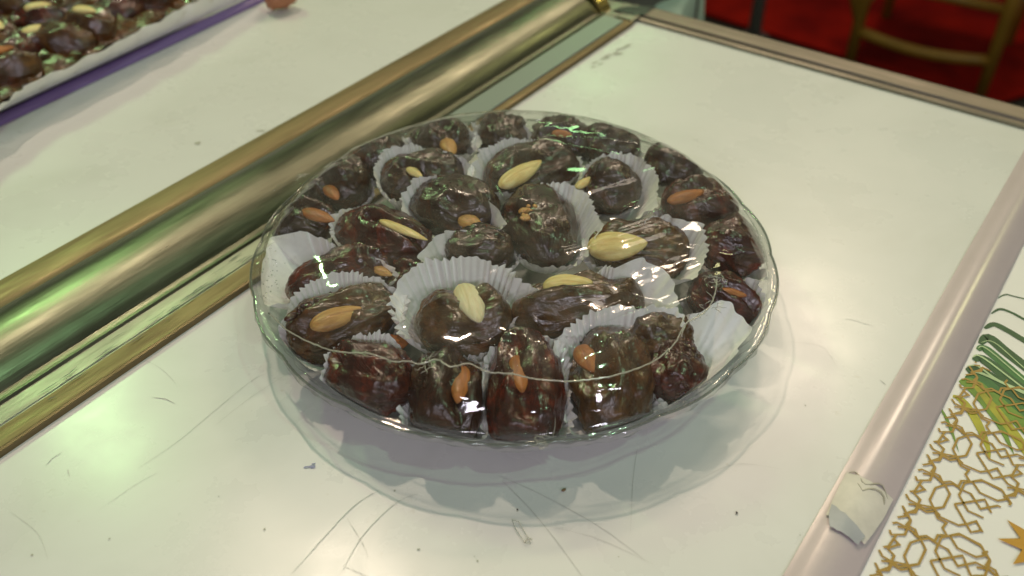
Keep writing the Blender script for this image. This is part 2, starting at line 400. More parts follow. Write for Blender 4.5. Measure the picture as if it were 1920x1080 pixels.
# back frame
mb = MB()
prism(mb, [(0, 0)], 0, 0, 1) if False else None
def prism_u(mb, prof, u0, u1, nu=1, mi=None):   # profile in (along, z), extruded across
    n = len(prof); vs = []
    for i in range(nu+1):
        u = u0+(u1-u0)*i/nu
        for (a, z) in prof: vs.append(au(a, u, z))
    k = len(mb.v); mb.v += vs
    mb.f += [(k+i*n+j, k+i*n+j+1, k+(i+1)*n+j+1, k+(i+1)*n+j) for i in range(nu) for j in range(n-1)]
    mb.m += [(mi[j] if mi else 0) for i in range(nu) for j in range(n-1)]
prism_u(mb, [(.3655, -.004), (.3655, .0022), (.3672, .0030), (.3690, .0030), (.3700, .0022), (.3715, .0022), (.3722, .0040), (.3885, .0040), (.3925, .0028), (.3945, -.002), (.3945, -.03)], -.1345, .60, 1)
fr = mb.build('back_frame', [M_FRAME], ctr, smooth=False)
# black corner cap
mb = MB(); vs = []
for k in range(13):
    q = math.radians(90+90*k/12); r0 = .030
    for (rr, z) in ((0.006, .0046), (.022, .0046), (.0275, .0030), (.029, -.02)):
        vs.append(au(.3655+rr*math.sin(q), -.1330+rr*math.cos(q), z))
mb.add(vs, [(k*4+j, k*4+j+1, (k+1)*4+j+1, (k+1)*4+j) for k in range(12) for j in range(3)])
mb.build('corner_cap', [plain('dark_grey_plastic', (.045, .055, .045), .4)], ctr, smooth=True)
# rounded edge trim on the right
mb = MB(); prof = []
for k in range(17):
    t = k/16; u = .1705+.0245*t; z = .0026*math.sin(math.pi*t)**1.4+(-.004*t*t)+.0004
    prof.append((u, z))
prof.append((.1952, -.008))
prism(mb, prof, -.6, .366, 48)
for v in mb.v: v.z += .0008*noise.noise(Vector((v.x*14, v.y*14, 1)))
def trim_mat():
    m, nt, p = new('glossy_edge_trim')
    no, cr = noise_ramp(nt, 10, [(.3, (.50, .42, .43)), (.7, (.56, .48, .49))], detail=4)
    nt.links.new(cr.outputs[0], p.inputs['Base Color']); p.inputs['Roughness'].default_value = .40
    p.inputs['Coat Weight'].default_value = .8; p.inputs['Coat Roughness'].default_value = .2
    no2, cr2 = noise_ramp(nt, 40, [(.2, (0,)*3), (.8, (1,)*3)], detail=3)
    b = bump(nt, cr2.outputs[0], .15, .002); nt.links.new(b.outputs[0], p.inputs['Normal'])
    return m
M_TRIM = trim_mat()
trim = mb.build('edge_trim', [M_TRIM], ctr, smooth=True)
def trim_z(u):
    t = min(1, max(0, (u-.1705)/.0245)); return .0026*math.sin(math.pi*t)**1.4-.004*t*t+.0004
# torn patch on the trim
def patch(name, poly, m, dz, parent, rows=8):
    # poly: (a,u) pairs of left / right edges
    vs = []; n = len(poly)
    for i, (a, ul, ur, da) in enumerate(poly):
        for k in range(rows+1):
            t = k/rows; u = ul+(ur-ul)*t
            vs.append(au(a+da*t+.0006*noise.noise(Vector((k*1.3, i*2.1, dz*900))), u, trim_z(u)+dz+.0006*noise.noise(Vector((k*.7, i*.9, 3)))))
    fs = [(i*(rows+1)+k, i*(rows+1)+k+1, (i+1)*(rows+1)+k+1, (i+1)*(rows+1)+k) for i in range(n-1) for k in range(rows)]
    return mesh(name, vs, fs, m, parent)
def pa(px, py, z=.004):
    p = at(px, py, z); return p.dot(D), p.dot(N)
tp = patch('torn_patch', [(-.0185, .1735, .1915, -.003), (-.010, .1730, .1925, -.004), (.000, .1725, .1935, -.004), (.008, .1725, .1935, .001)],
           plain('bare_cream_core', (.66, .62, .55), .5, vary=.12, vscale=60), .0009, ctr)
patch('torn_patch', [(-.0245, .1770, .1895, .000), (-.0185, .1745, .1900, -.001), (-.0125, .1735, .1905, -.006)],
      plain('bare_grey_core', (.42, .43, .45), .5, vary=.1, vscale=60), .0014, ctr)
lip = MB()
lp = [au(.0075+.0025*math.sin(k*.8)+.001*t, .1725+.021*t, trim_z(.1725+.021*t)+.0007) for k, t in enumerate([i/14 for i in range(15)])]
lip.tube(lp, [.00015+.0003*math.sin(math.pi*i/14) for i in range(15)], 6)
lip.tube([p+D*-.004+N*.001*math.sin(i) for i, p in enumerate(lp[3:])], [.0002+.0004*math.sin(math.pi*i/11) for i in range(12)], 6)
lip.build('torn_edge', [plain('torn_film_edge', (.42, .38, .30), .3, coat=.6)], ctr, smooth=True)
# body below
mb = MB()
for (a0, a1, u0, u1) in ((-.59, .36, -.90, .165),):
    vs = [au(a, u, z) for a in (a0, a1) for u in (u0, u1) for z in (-.9, -.022)]
    mb.add(vs, [(0, 1, 3, 2), (4, 6, 7, 5), (0, 4, 5, 1), (2, 3, 7, 6), (0, 2, 6, 4), (1, 5, 7, 3)])
vs = [au(a, u, z) for a in (.362, .74) for u in (-.90, -.25) for z in (-.9, -.022)]
mb.add(vs, [(0, 1, 3, 2), (4, 6, 7, 5), (0, 4, 5, 1), (2, 3, 7, 6), (0, 2, 6, 4), (1, 5, 7, 3)])
mb.build('counter_body', [plain('dark_panel', (.10, .09, .08), .5, vary=.2)], ctr)
# shelf carrying the printed sheet
mb = MB()
vs = [au(a, u, z) for a in (-.6, .36) for u in (.170, .62) for z in (-.9, -.0085)]
mb.add(vs, [(0, 1, 3, 2), (4, 6, 7, 5), (0, 4, 5, 1), (2, 3, 7, 6), (0, 2, 6, 4), (1, 5, 7, 3)])
mb.build('side_shelf', [plain('shelf_board', (.5, .48, .44), .5, vary=.1)], ctr)

# ------------------------------------------------------------------ printed sheet
ZP = -.0042
pm = MB()
def pz(u): # the sheet bends down under the trim
    return ZP
prof = [(.1925, ZP)]+[(.196+.424*k/6, ZP) for k in range(7)]
prism(pm, prof, -.59, .357, 4)
Upl = Vector((0, 0, 1))
def clipu(p, z):
    u = p.dot(N); a = p.dot(D)
    if u < .1935: u = .1935
    q = au(a, u, z); return q
base1 = Vector((1736.7, 983.6)); 
def cell(x, y):            # crop coords -> sheet coords (a,u) using the star lattice
    p = at(1620+x/3.6, 780+y/3.6, ZP); return p.dot(D), p.dot(N)
s2 = cell(420, 733); s1 = cell(580, 375); s3 = cell(960, 1005)
e1 = (s1[0]-s2[0], s1[1]-s2[1]); e2 = (s3[0]-s2[0], s3[1]-s2[1])
star = []
for k in range(16):
    q = 2*math.pi*k/16+.1; r = .0086 if k % 2 == 0 else .0063
    star.append((r*math.cos(q), r*math.sin(q)))
motif = [
 [(480,490),(545,470),(578,530),(535,620),(472,632),(442,570),(480,490)],
 [(395,393),(455,402),(515,435),(545,470)], [(545,470),(600,465),(655,500),(720,530),(785,632),(900,610),(985,650),(1050,712)],
 [(610,600),(815,568),(870,690),(960,690),(990,600),(925,500),(790,435),(675,460),(640,540),(700,645),(805,692)],
 [(610,600),(720,790),(860,765),(905,690)],
 [(730,447),(800,442),(935,512),(965,567),(900,577),(780,522),(730,447)],
 [(472,632),(510,685),(570,712),(635,742),(700,733),(755,715),(790,775),(825,830),(890,865),(990,885),(1050,945)],
 [(535,620),(415,635),(360,605),(297,600)],
 [(365,460),(408,500),(335,525),(378,568),(345,640),(265,668)]]
paths = [[cell(*p) for p in m_] for m_ in motif]
paths.append([(s2[0]+x, s2[1]+y) for x, y in star+[star[0]]])
def mt(a, u): return a, u
def boundary_ok(a, u):   # pattern fades out along the palm: keep the near part only
    return a < .118-.22*(u-.20) and u < .50
cnt = 0
for i in range(-16, 9):
    for j in range(-1, 9):
        for pth in paths:
            q = [(a+e1[0]*i+e2[0]*j, u+e1[1]*i+e2[1]*j) for a, u in pth]
            run = []
            for k in range(len(q)-1):
                n_ = 4
                for s in range(n_+(k == len(q)-2)):
                    t = s/n_; a = q[k][0]*(1-t)+q[k+1][0]*t; u = q[k][1]*(1-t)+q[k+1][1]*t
                    ok = u > .1965 and boundary_ok(a, u) and -.55 < a
                    # round blank around the ornament
                    oa, ou = cell(1180, 900)
                    if (a-oa)**2+(u-ou)**2 < .0215**2: ok = False
                    if ok: run.append((a, u))
                    if (not ok or (k == len(q)-2 and s == n_)):
                        if len(run) > 1: pm.ribbon([au(a_, u_, ZP+.00052+.000005*(paths.index(pth)+11*((i+j) % 3))) for a_, u_ in run], .00095, 1)
                        run = []
# gold ornament
def pp(x, y, z=ZP+.0009): return at(1620+x/3.6, 780+y/3.6, z)
oa, ou = cell(1180, 900)
vs = [au(oa, ou, ZP+.0009)]
for k in range(16):
    q = 2*math.pi*k/16+.45; r = .016 if k % 2 == 0 else .0075
    vs.append(au(oa+r*math.cos(q), ou+r*math.sin(q), ZP+.0009))
pm.add(vs, [(0, 1+k, 1+(k+1) % 16) for k in range(16)], 2)
# palm blades
def blade(pts, wpx, mi, zo):
    q = []
    P3 = [Vector((1620+x/3.6, 520+y/3.6)) for x, y in pts]
    # extend last beyond the frame
    dlt = (P3[-1]-P3[-2]).normalized()
    if P3[-1].x > 1905: P3.append(P3[-1]+dlt*150)
    out = []
    for i in range(len(P3)-1):
        for k in range(6):
            t = k/6; a_ = P3[max(i-1, 0)]; b_ = P3[i]; c_ = P3[i+1]; d_ = P3[min(i+2, len(P3)-1)]
            out.append(.5*((2*b_)+(c_-a_)*t+(2*a_-5*b_+4*c_-d_)*t*t+(3*b_-a_-3*c_+d_)*t**3))
    out.append(P3[-1]); n = len(out)
    ws = []; pts3 = []
    for i, p in enumerate(out):
        z = ZP+zo; w3 = at(p.x, p.y, z)
        if w3.dot(N) < .1935: w3 = au(w3.dot(D), .1935, z)
        pts3.append(w3); t = i/(n-1)
        prof_ = min(1, .35+2.2*t) if len(pts) < 9 else 1
        if P3[-1].x < 1905: prof_ = min(prof_, (1-t)*2.2+.04)
        ws.append(wpx/3.6*.00046*prof_)
    pm.ribbon(pts3, ws, mi)
zo = .00015
for b in [([(905,140),(960,116),(1045,136)],9,3),([(860,245),(920,214),(1000,240),(1080,282)],15,3),
          ([(815,345),(880,318),(980,365),(1080,425)],32,3),([(785,450),(840,408),(950,495),(1080,595)],52,3),
          ([(768,490),(815,480),(940,580),(1080,700)],44,4),([(742,560),(800,550),(940,655),(1080,765)],52,3),
          ([(700,640),(770,640),(940,750),(1080,865)],80,3),([(690,690),(780,700),(940,830),(1080,920)],80,4),
          ([(650,715),(740,715),(900,850),(1080,985)],60,5),([(600,800),(660,830),(750,950),(830,1130),(850,1230)],34,6),
          ([(680,730),(780,800),(900,960),(1010,1190)],44,5),([(760,730),(900,830),(1080,1010)],52,5),([(740,720),(860,860),(980,1010),(1090,1160)],40,6),
          ([(510,865),(560,960),(600,1060),(640,1180)],12,5)]:
    blade(b[0], b[1], b[2], zo); zo += .00002
for b in [([(790,440),(880,440),(1080,610)],5),([(770,478),(830,482),(1080,690)],6),([(735,540),(800,540),(1080,750)],8),([(700,600),(770,600),(900,690),(1080,770)],9),([(720,640),(800,650),(1080,780)],14)]:
    blade(b[0], b[1], 7, zo); zo += .00002
pr_ = lambda n_, c: plain(n_, c, .35, coat=.3, vary=.18, vscale=90)
sheet = pm.build('printed_sheet', [plain('print_white', (.80, .78, .77), .35, coat=.25, vary=.03), plain('print_gold', (.36, .22, .04), .4),
        plain('print_gold_solid', (.50, .26, .03), .4), pr_('print_leaf_dark', (.018, .085, .028)), pr_('print_leaf_mid', (.035, .15, .04)),
        pr_('print_leaf_lime', (.14, .26, .03)), pr_('print_leaf_yellow', (.38, .36, .03)), pr_('print_leaf_pale', (.45, .58, .33))])
tag(sheet, 'white printed sheet with gold star lattice and green palm leaves beside the counter edge', 'printed sheet')

# ------------------------------------------------------------------ platter, film shape
C = Vector((.001, .0300, 0)); R = .1290; ZR = .030
def film_z(x, y, crinkle=True):
    dx, dy = x-C.x, y-C.y; r = math.hypot(dx, dy)/R
    z = ZR+.0008+.0245*(1-min(1, r)**8.5)
    return z
def wall_r(z):
    t = min(1, max(0, (z-.003)/(ZR-.003))); return .100+(R-.0005-.100)*t**.45
NSC = 18
def scal(th, k=1.0): return 1+.0115*k*(abs(math.sin(th*NSC/2+.4))**.8-.5)
def clamp(p, mg=.0009, wm=.0015):
    x, y, z = p
    for _ in range(2):
        dx, dy = x-C.x, y-C.y; r = math.hypot(dx, dy)
        zm = film_z(x, y)-mg
        if z > zm: z = zm
        rm = wall_r(z)-wm
        if r > rm: x = C.x+dx*rm/r; y = C.y+dy*rm/r
    return Vector((x, y, max(z, .0045)))
platter = empty('platter', (C.x, C.y, 0))
tag(platter, 'round clear plastic platter with scalloped rim full of stuffed dates', 'platter')
vs = []; fs = []; nt_ = 432
prof = [(0, .004), (.05, .004), (.090, .004), (.098, .0035)]
for k in range(14):
    z = .0035+(ZR-.0035)*((k+1)/14)**1.3; prof.append((wall_r(z)+.0012, z))
prof += [(R+.0015, ZR+.0002), (R+.0032, ZR-.0002)]
for (r, z) in prof:
    for k in range(nt_):
        th = 2*math.pi*k/nt_; s = 1+(scal(th)-1)*min(1, max(0, (r-.098)/.02))
        fl = .0006*math.sin(th*72)*min(1, max(0, (r-.100)/.015))*(1 if r < R else 0)
        vs.append(Vector((C.x+(r*s+fl)*math.cos(th), C.y+(r*s+fl)*math.sin(th), z)))
for i in range(len(prof)-1):
    for k in range(nt_): fs.append((i*nt_+k, i*nt_+(k+1) % nt_, (i+1)*nt_+(k+1) % nt_, (i+1)*nt_+k))
mesh('dish', vs, fs, M_PLAT, platter)
mb = MB()
mb.tube([Vector((C.x+(R+.0032)*scal(2*math.pi*k/nt_)*math.cos(2*math.pi*k/nt_), C.y+(R+.0032)*scal(2*math.pi*k/nt_)*math.sin(2*math.pi*k/nt_), ZR-.0002)) for k in range(nt_)], .00060, 8, closed=True)
mb.tube([Vector((C.x+.098*math.cos(2*math.pi*k/nt_), C.y+.098*math.sin(2*math.pi*k/nt_), .0022)) for k in range(0, nt_, 2)], .0016, 8, closed=True)
mb.build('rim', [M_RIM], platter, smooth=True)

# ------------------------------------------------------------------ dates
GD = 'almond stuffed dates on the platter'
# ends(px), width, z, material, almond (ends, kind, width) , label
DATES = [
 (((690,325),(716,245)), .031, .031, 0, None, 'dark stuffed date standing at the back left rim, left of a tan almond date'),
 (((785,240),(865,285)), .030, .031, 0, (((834,262),(850,292)),'t',.010), 'dark stuffed date on the back rim with a tan almond tip at its right end'),
 (((938,222),(945,290)), .029, .031, 0, None, 'dark stuffed date at the middle of the back rim with no almond showing'),
 (((1058,222),(1045,300)), .034, .031, 0, (((1036,250),(1072,254)),'o',.007), 'shiny stuffed date on the back rim with a thin orange almond sliver'),
 (((1092,278),(1200,268)), .028, .031, 0, None, 'flat dark stuffed date on the back rim between two shiny dates'),
 (((1212,300),(1318,322)), .033, .032, 0, None, 'plump shiny stuffed date at the back right of the rim with bright light spots'),
 (((1240,392),(1385,382)), .029, .031, 1, (((1252,380),(1322,358)),'o',.009), 'reddish stuffed date on the right rim with a long orange almond edge'),
 (((1310,468),(1436,458)), .031, .031, 1, None, 'wrinkled reddish stuffed date on the far right rim above the messy film knot'),
 (((1290,552),(1428,580)), .026, .028, 1, (((1350,545),(1400,556)),'o',.006), 'glossy stuffed date at the right rim beside the gathered film knot'),
 (((1268,650),(1262,742)), .026, .028, 1, None, 'narrow dark red stuffed date at the front right beside the empty paper flap'),
 (((1142,640),(1154,806)), .035, .028, 2, (((1088,650),(1118,700)),'o',.012), 'large stuffed date on the front rim with orange almond, rightmost of the front three'),
 (((985,645),(984,836)), .032, .028, 1, (((968,668),(980,738)),'o',.009), 'stuffed date at the front centre of the rim with a narrow orange almond'),
 (((835,680),(838,832)), .030, .028, 0, (((868,688),(858,758)),'o',.009), 'stuffed date on the front rim under crinkled film, leftmost of the front three'),
 (((628,672),(762,742)), .031, .028, 1, (((705,652),(768,640)),'o',.012), 'dark red stuffed date at the front left with a bright orange almond'),
 (((535,620),(748,590)), .032, .031, 2, (((582,615),(692,574)),'t',.013), 'brown stuffed date at the left with a whole skin-on almond lying in its slit'),
 (((532,530),(742,505)), .026, .031, 1, (((700,502),(735,518)),'t',.006), 'dark red stuffed date at the left behind the one with the whole almond'),
 (((500,412),(630,430)), .028, .031, 0, (((566,396),(628,416)),'o',.009), 'stuffed date on the left rim with a flat orange almond and yellow green glints'),
 (((580,340),(692,352)), .032, .031, 0, (((612,350),(634,376)),'o',.008), 'dark stuffed date on the back left rim with a small orange almond tip'),
 (((715,345),(872,322)), .034, .036, 0, (((764,316),(792,334)),'y',.006), 'dark stuffed date in a paper cup near the back with a small pointed yellow almond'),
 (((915,345),(1075,295)), .036, .037, 0, (((938,352),(1015,302)),'y',.013), 'stuffed date near the back with a big yellow crescent almond'),
 (((1095,355),(1200,350)), .030, .036, 0, (((1080,354),(1112,332)),'y',.006), 'shiny stuffed date wrapped in a white paper cup at the back right'),
 (((1105,478),(1290,458)), .029, .036, 2, (((1102,468),(1214,456)),'y',.020), 'stuffed date at the centre right with a broad yellow half almond'),
 (((962,600),(1205,560)), .031, .036, 2, (((1018,540),(1112,530)),'y',.014), 'large brown stuffed date below centre with a yellow almond behind its top'),
 (((778,605),(958,600)), .034, .037, 2, (((866,535),(900,606)),'c',.014), 'brown stuffed date in a fluted cup with a cream almond standing on top'),
 (((640,415),(805,485)), .033, .036, 1, (((712,414),(802,452)),'y',.006), 'reddish stuffed date left of centre with a thin yellow almond edge'),
 (((775,368),(932,405)), .033, .040, 0, (((864,408),(902,430)),'t',.011), 'dark stuffed date in an upright paper cup left of the centre'),
 (((990,365),(1040,490)), .034, .041, 0, (((982,398),(1006,400)),'t',.007), 'dark stuffed date at the centre with crumbled nut pieces in its slit'),
 (((835,462),(962,476)), .025, .038, 0, None, 'small dark stuffed date at the centre behind the fluted white cup'),
 (((1180,648),(1290,618)), .026, .032, 2, None, 'brown stuffed date lying behind the film seam at the front right'),
 (((745,500),(800,560)), .024, .031, 1, None, 'dark stuffed date sunk between cups left of the cream almond'),
]
def date_geo(cx, cy, cz, ang, a, b, c, tilt, almond, seed, clampf, nu=72, nv=44):
    ca, sa = math.cos(ang), math.sin(ang); ct, st = math.cos(tilt), math.sin(tilt)
    vs = []; fs = []
    so = Vector((seed*7.31, seed*3.17, seed*1.7))
    for i in range(nv+1):
        ph = math.pi*i/nv
        X = -math.cos(ph)
        rr = max(0, 1-abs(X)**2.5)**.5 if abs(X) < 1 else 0
        rr *= 1-.08*X*(1 if seed % 2 else -1)
        for k in range(nu):
            th = 2*math.pi*k/nu
            px = a*X; py = b*rr*math.cos(th); pz = c*rr*math.sin(th)
            nrm = Vector((X*.5, rr*math.cos(th), rr*math.sin(th)))
            q = Vector((X*2.0, math.cos(th)*rr*2.2, math.sin(th)*rr*2.2))
            d = .0029*noise.noise(q*.8+so)
            q2 = Vector((X*1.7, math.cos(th)*rr*5.5, math.sin(th)*rr*5.5))
            d += .0015*(noise.noise(q2+so)) - .0020*abs(noise.noise(q2*1.5+so*2))
            q3 = Vector((X*6, math.cos(th)*rr*11, math.sin(th)*rr*11))
            d += .00035*noise.noise(q3+so)
            e = min(1, rr*1.6)
            p = Vector((px, py, pz))+nrm*d*e
            # tilt about local y, then turn
            p = Vector((p.x*ct-p.z*st, p.y, p.x*st+p.z*ct))
            p = Vector((cx+p.x*ca-p.y*sa, cy+p.x*sa+p.y*ca, cz+p.z))
            if almond and math.sin(th) > .1:
                A0, A1, w = almond; ab = A1-A0; t = max(-.25, min(1.25, (p-A0).dot(ab)/ab.dot(ab)))
                q_ = A0+ab*t; dd = math.hypot(p.x-q_.x, p.y-q_.y)
                p.z += -.0034*math.exp(-(dd/(w*.42))**2)+.0020*math.exp(-((dd-w*.82)/(w*.28))**2)
            vs.append(clampf(p))
    for i in range(nv):
        for k in range(nu): fs.append((i*nu+k, i*nu+(k+1) % nu, (i+1)*nu+(k+1) % nu, (i+1)*nu+k))
    return vs, fs
def almond_geo(A0, A1, w, kind, clampf, seed, tiltside=0.0):
    L = (A1-A0).length; ax = (A1-A0).normalized(); sd = Vector((0, 0, 1)).cross(ax).normalized(); up = ax.cross(sd)
    n, m_ = 28, 22; vs = []
    h = w*.29
    for i in range(m_+1):
        X = -math.cos(math.pi*i/m_); t = (X+1)/2
        rr = math.sin(math.pi*t**.78)**.60*(1-.12*t) if 0 < t < 1 else 0
        for k in range(n):
            th = 2*math.pi*k/n
            p = (A0+A1)/2+ax*(L/2*X)+sd*(w/2*rr*math.cos(th))+up*(h*rr*math.sin(th)+.0004)
            p += up*.0003*noise.noise(Vector((X*3, math.cos(th)*3, seed)))
            vs.append(clampf(p, .0006, .001))
    fs = [(i*n+k, i*n+(k+1) % n, (i+1)*n+(k+1) % n, (i+1)*n+k) for i in range(m_) for k in range(n)]
    return vs, fs
info = []
for idx, (ends, wd, z0, mi, alm, lab) in enumerate(DATES):
    p0 = at(*ends[0], z0); p1 = at(*ends[1], z0); c = (p0+p1)/2; a = (p1-p0).length/2*1.03; b = wd/2*1.06; cc = min(.0150, b*.92)
    ang = math.atan2(p1.y-p0.y, p1.x-p0.x)
    a = max(a, b*1.02)
    # outer dates lean down towards the rim
    rad = c-Vector((C.x, C.y, z0)); rr = rad.length; rd = rad.normalized() if rr > 1e-4 else Vector((1, 0, 0))
    al = rd.x*math.cos(ang)+rd.y*math.sin(ang)
    tilt = -al*math.radians(16)*min(1, rr/.1)
    A3 = None
    if alm:
        (q0, q1), kd, aw = alm; zz = z0+cc*.8
        for it in range(4):
            m0 = at((q0[0]+q1[0])/2, (q0[1]+q1[1])/2, zz)
            lx = (m0.x-c.x)*math.cos(ang)+(m0.y-c.y)*math.sin(ang); ly = -(m0.x-c.x)*math.sin(ang)+(m0.y-c.y)*math.cos(ang)
            g = max(.12, 1-(lx/a)**2-(ly/b)**2)
            zz = min(z0+cc*math.sqrt(g)+lx*math.tan(tilt)-.0014-aw*.20, film_z(m0.x, m0.y)-.0055)
        A3 = (at(*q0, zz), at(*q1, zz), aw)
        if (A3[1]-A3[0]).length < .012:
            mid = (A3[0]+A3[1])/2; dv = (A3[1]-A3[0]).normalized()*.006; A3 = (mid-dv, mid+dv, aw)
    vs, fs = date_geo(c.x, c.y, z0, ang, a, b, cc, tilt, A3, idx+1, clamp)
    o = mesh('stuffed_date', vs, fs, M_DATES[mi], None, loc=c, rot=ang); tag(o, lab, 'date', GD)
    info.append((c, a, b, ang, z0))
    if A3:
        vs, fs = almond_geo(*A3, alm[1], clamp, idx)
        ao = mesh('almond', vs, fs, M_ALM[alm[1]], o, loc=(A3[0]+A3[1])/2, rot=math.atan2(A3[1].y-A3[0].y, A3[1].x-A3[0].x))
    if idx == 26:
        cr_m = MB()
        for k in range(9):
            q = at(985+random.uniform(-8, 24), 385+random.uniform(-6, 30), z0+cc*.93); q = clamp(q)
            cr_m.sphere(q, (random.uniform(.0010, .0024), random.uniform(.0008, .0016), .0009), 6, 4, R=Matrix.Rotation(random.random()*3, 3, 'Z'))
        cr_m.build('nut_crumbs', [M_ALM['t']], o, loc=None)
    if idx in (14,):   # torn skin folds beside the almond
        tm = MB()
        for k in range(10):
            q = clamp(at(545+k*12+random.uniform(-6, 6), 588-k*5+random.uniform(-8, 8), z0+cc*.8))
            tm.sphere(q, (random.uniform(.002, .004), random.uniform(.0012, .0022), random.uniform(.0012, .002)), 10, 7, R=Matrix.Rotation(random.random()*3, 3, 'Z'))
        tm.build('torn_skin', [M_DATES[1]], o, smooth=True)

# ------------------------------------------------------------------ paper cups
GC = 'white fluted paper cups under the dates'
def cup(idx, over, lab, dflt=(.004, .005, .002), base=.58, amp=.0007):
    c, a, b, ang, z0 = info[idx]
    ov = []
    for (px, py, dz) in over:
        z = z0+dz; p = at(px, py, z)
        for _ in range(2): 
            z = min(z, film_z(p.x, p.y)-.0008); p = at(px, py, z)
        ov.append((math.atan2(p.y-c.y, p.x-c.x), math.hypot(p.x-c.x, p.y-c.y), z))
    ov.sort()
    n = 360; vs = []; rows = 7
    per = math.pi*(a+b+.01); nf = max(24, int(per/.0031))
    zb = max(.0055, z0-.016)
    for j in range(rows+1):
        v = j/rows
        for k in range(n):
            th = 2*math.pi*k/n-math.pi; lt = th-ang
            ra, rb = a+dflt[0], b+dflt[1]
            rd = ra*rb/math.hypot(rb*math.cos(lt), ra*math.sin(lt))
            rim_r, rim_z = rd, z0+dflt[2]+.0015*noise.noise(Vector((math.cos(th)*2, math.sin(th)*2, idx*5.1)))
            if ov:
                # neighbours
                m = len(ov); best = None
                for s in range(m):
                    t0 = ov[s][0]; t1 = ov[(s+1) % m][0]+(2*math.pi if s == m-1 else 0)
                    tt = th if th >= t0 else th+2*math.pi
                    if t0 <= tt <= t1 or m == 1:
                        g = t1-t0; r0, z_0 = ov[s][1:]; r1, z_1 = ov[(s+1) % m][1:]
                        if g < math.radians(80) and m > 1:
                            f = (tt-t0)/max(g, 1e-6); f = f*f*(3-2*f); best = (r0*(1-f)+r1*f, z_0*(1-f)+z_1*f, 1)
                        else:
                            d0 = tt-t0; d1 = t1-tt; dd = min(d0, d1); W = max(0, 1-dd/math.radians(35)); W = W*W*(3-2*W)
                            best = ((r0 if d0 < d1 else r1), (z_0 if d0 < d1 else z_1), W)
                        break
                if best: rim_r = rim_r*(1-best[2])+best[0]*best[2]; rim_z = rim_z*(1-best[2])+best[1]*best[2]
            rbse = rd*base
            f = v**.75; ph = th*nf+1.1*math.sin(3*th+idx)
            r = rbse*(1-f)+rim_r*f+amp*(.25+v)*math.sin(ph)*(.7+.5*math.sin(th*5+idx))
            r += v*(.0018*noise.noise(Vector((math.cos(th)*3.5, math.sin(th)*3.5, idx*2.0+v)))+.0010*noise.noise(Vector((math.cos(th)*9, math.sin(th)*9, idx*3.0+v*2))))
            z = zb*(1-v)+rim_z*v
            if j == rows: z += .00045*math.sin(ph*.5+idx)+.0014*noise.noise(Vector((math.cos(th)*5, math.sin(th)*5, idx)))
            vs.append(clamp(Vector((c.x+r*math.cos(th), c.y+r*math.sin(th), z)), .0007, .0008))
    fs = [(j*n+k, j*n+(k+1) % n, (j+1)*n+(k+1) % n, (j+1)*n+k) for j in range(rows) for k in range(n)]
    cap = len(vs); vs.append(Vector((c.x, c.y, zb))); fs += [(cap, (k+1) % n, k) for k in range(n)]
    o = mesh('paper_cup', vs, fs, M_PAPER, None, loc=c)
    tag(o, lab, 'paper cup', GC)
cup(0, [], 'white paper cup around the date standing at the back left rim', (.002, .003, -.004))
cup(1, [(880, 240, .004), (885, 285, .006)], 'white paper cup around the back rim date with the tan almond')
cup(2, [(975, 232, .006), (992, 262, .006), (890, 240, .006)], 'white paper cup around the dark date at the middle of the back rim')
cup(3, [], 'white paper cup around the shiny back rim date with the orange sliver', (.002, .003, -.003))
cup(4, [], 'white paper cup around the flat dark date on the back rim', (.002, .003, -.004))
cup(5, [(1340, 330, .004)], 'white paper cup around the plump shiny date at the back right', (.002, .003, -.003))
cup(6, [], 'white paper cup around the reddish date with the long orange almond edge', (.002, .003, -.005))
cup(7, [(1440, 520, .004)], 'white paper cup around the wrinkled reddish date on the far right', (.002, .003, -.005))
cup(8, [(1405, 520, .008), (1440, 590, .004)], 'white paper cup around the glossy date beside the film knot', (.002, .003, -.005))
cup(9, [(1300, 590, .012), (1358, 562, .010), (1410, 612, .004), (1385, 655, .002), (1320, 725, -.002)], 'empty looking white paper flap opened wide at the front right of the platter', (.001, .003, -.003))
cup(10, [(1075, 812, -.010), (1150, 830, -.012), (1222, 790, -.010), (1040, 640, .010), (1075, 605, .016), (1120, 580, .020), (1190, 575, .020), (1275, 583, .016)], 'white paper cup behind the rightmost of the front three dates, catching a bright streak', (.002, .003, -.001))
cup(11, [(912, 815, -.006), (985, 850, -.012), (1062, 822, -.008), (925, 650, .010), (985, 628, .012), (1050, 640, .010)], 'white paper cup around the date at the front centre of the rim', (.002, .003, .001))
cup(12, [(762, 690, .006), (908, 680, .006), (765, 812, -.008), (838, 846, -.012), (905, 830, -.006)], 'white paper cup around the leftmost of the front three dates', (.002, .003, .001))
cup(13, [(603, 715, .002), (612, 665, .008), (660, 635, .012), (725, 625, .012), (630, 750, -.006), (690, 785, -.008), (755, 795, -.008)], 'white paper cup around the dark red date at the front left', (.003, .003, -.001))
cup(14, [(535, 580, .006), (560, 545, .010), (600, 520, .012), (660, 511, .013), (720, 528, .012), (762, 560, .010), (525, 650, -.004), (600, 695, -.008)], 'white paper cup around the brown date holding a whole almond', (.003, .003, 0))
cup(15, [(484, 470, .012), (500, 436, .014), (560, 436, .014), (620, 455, .013), (690, 478, .012), (745, 520, .010), (480, 560, .002), (478, 520, .006)], 'wide white paper cup pressed against the left film edge behind the whole almond date', (.003, .003, 0))
cup(16, [], 'white paper cup around the left rim date with yellow green glints', (.002, .003, -.005))
cup(17, [(560, 330, 0)], 'white paper cup around the dark back left date with a small orange tip', (.002, .003, -.004))
cup(18, [(700, 320, .010), (722, 282, .012), (770, 270, .013), (830, 285, .012), (890, 330, .010), (730, 372, .004)], 'white paper cup around the dark date with the small pointed yellow almond')
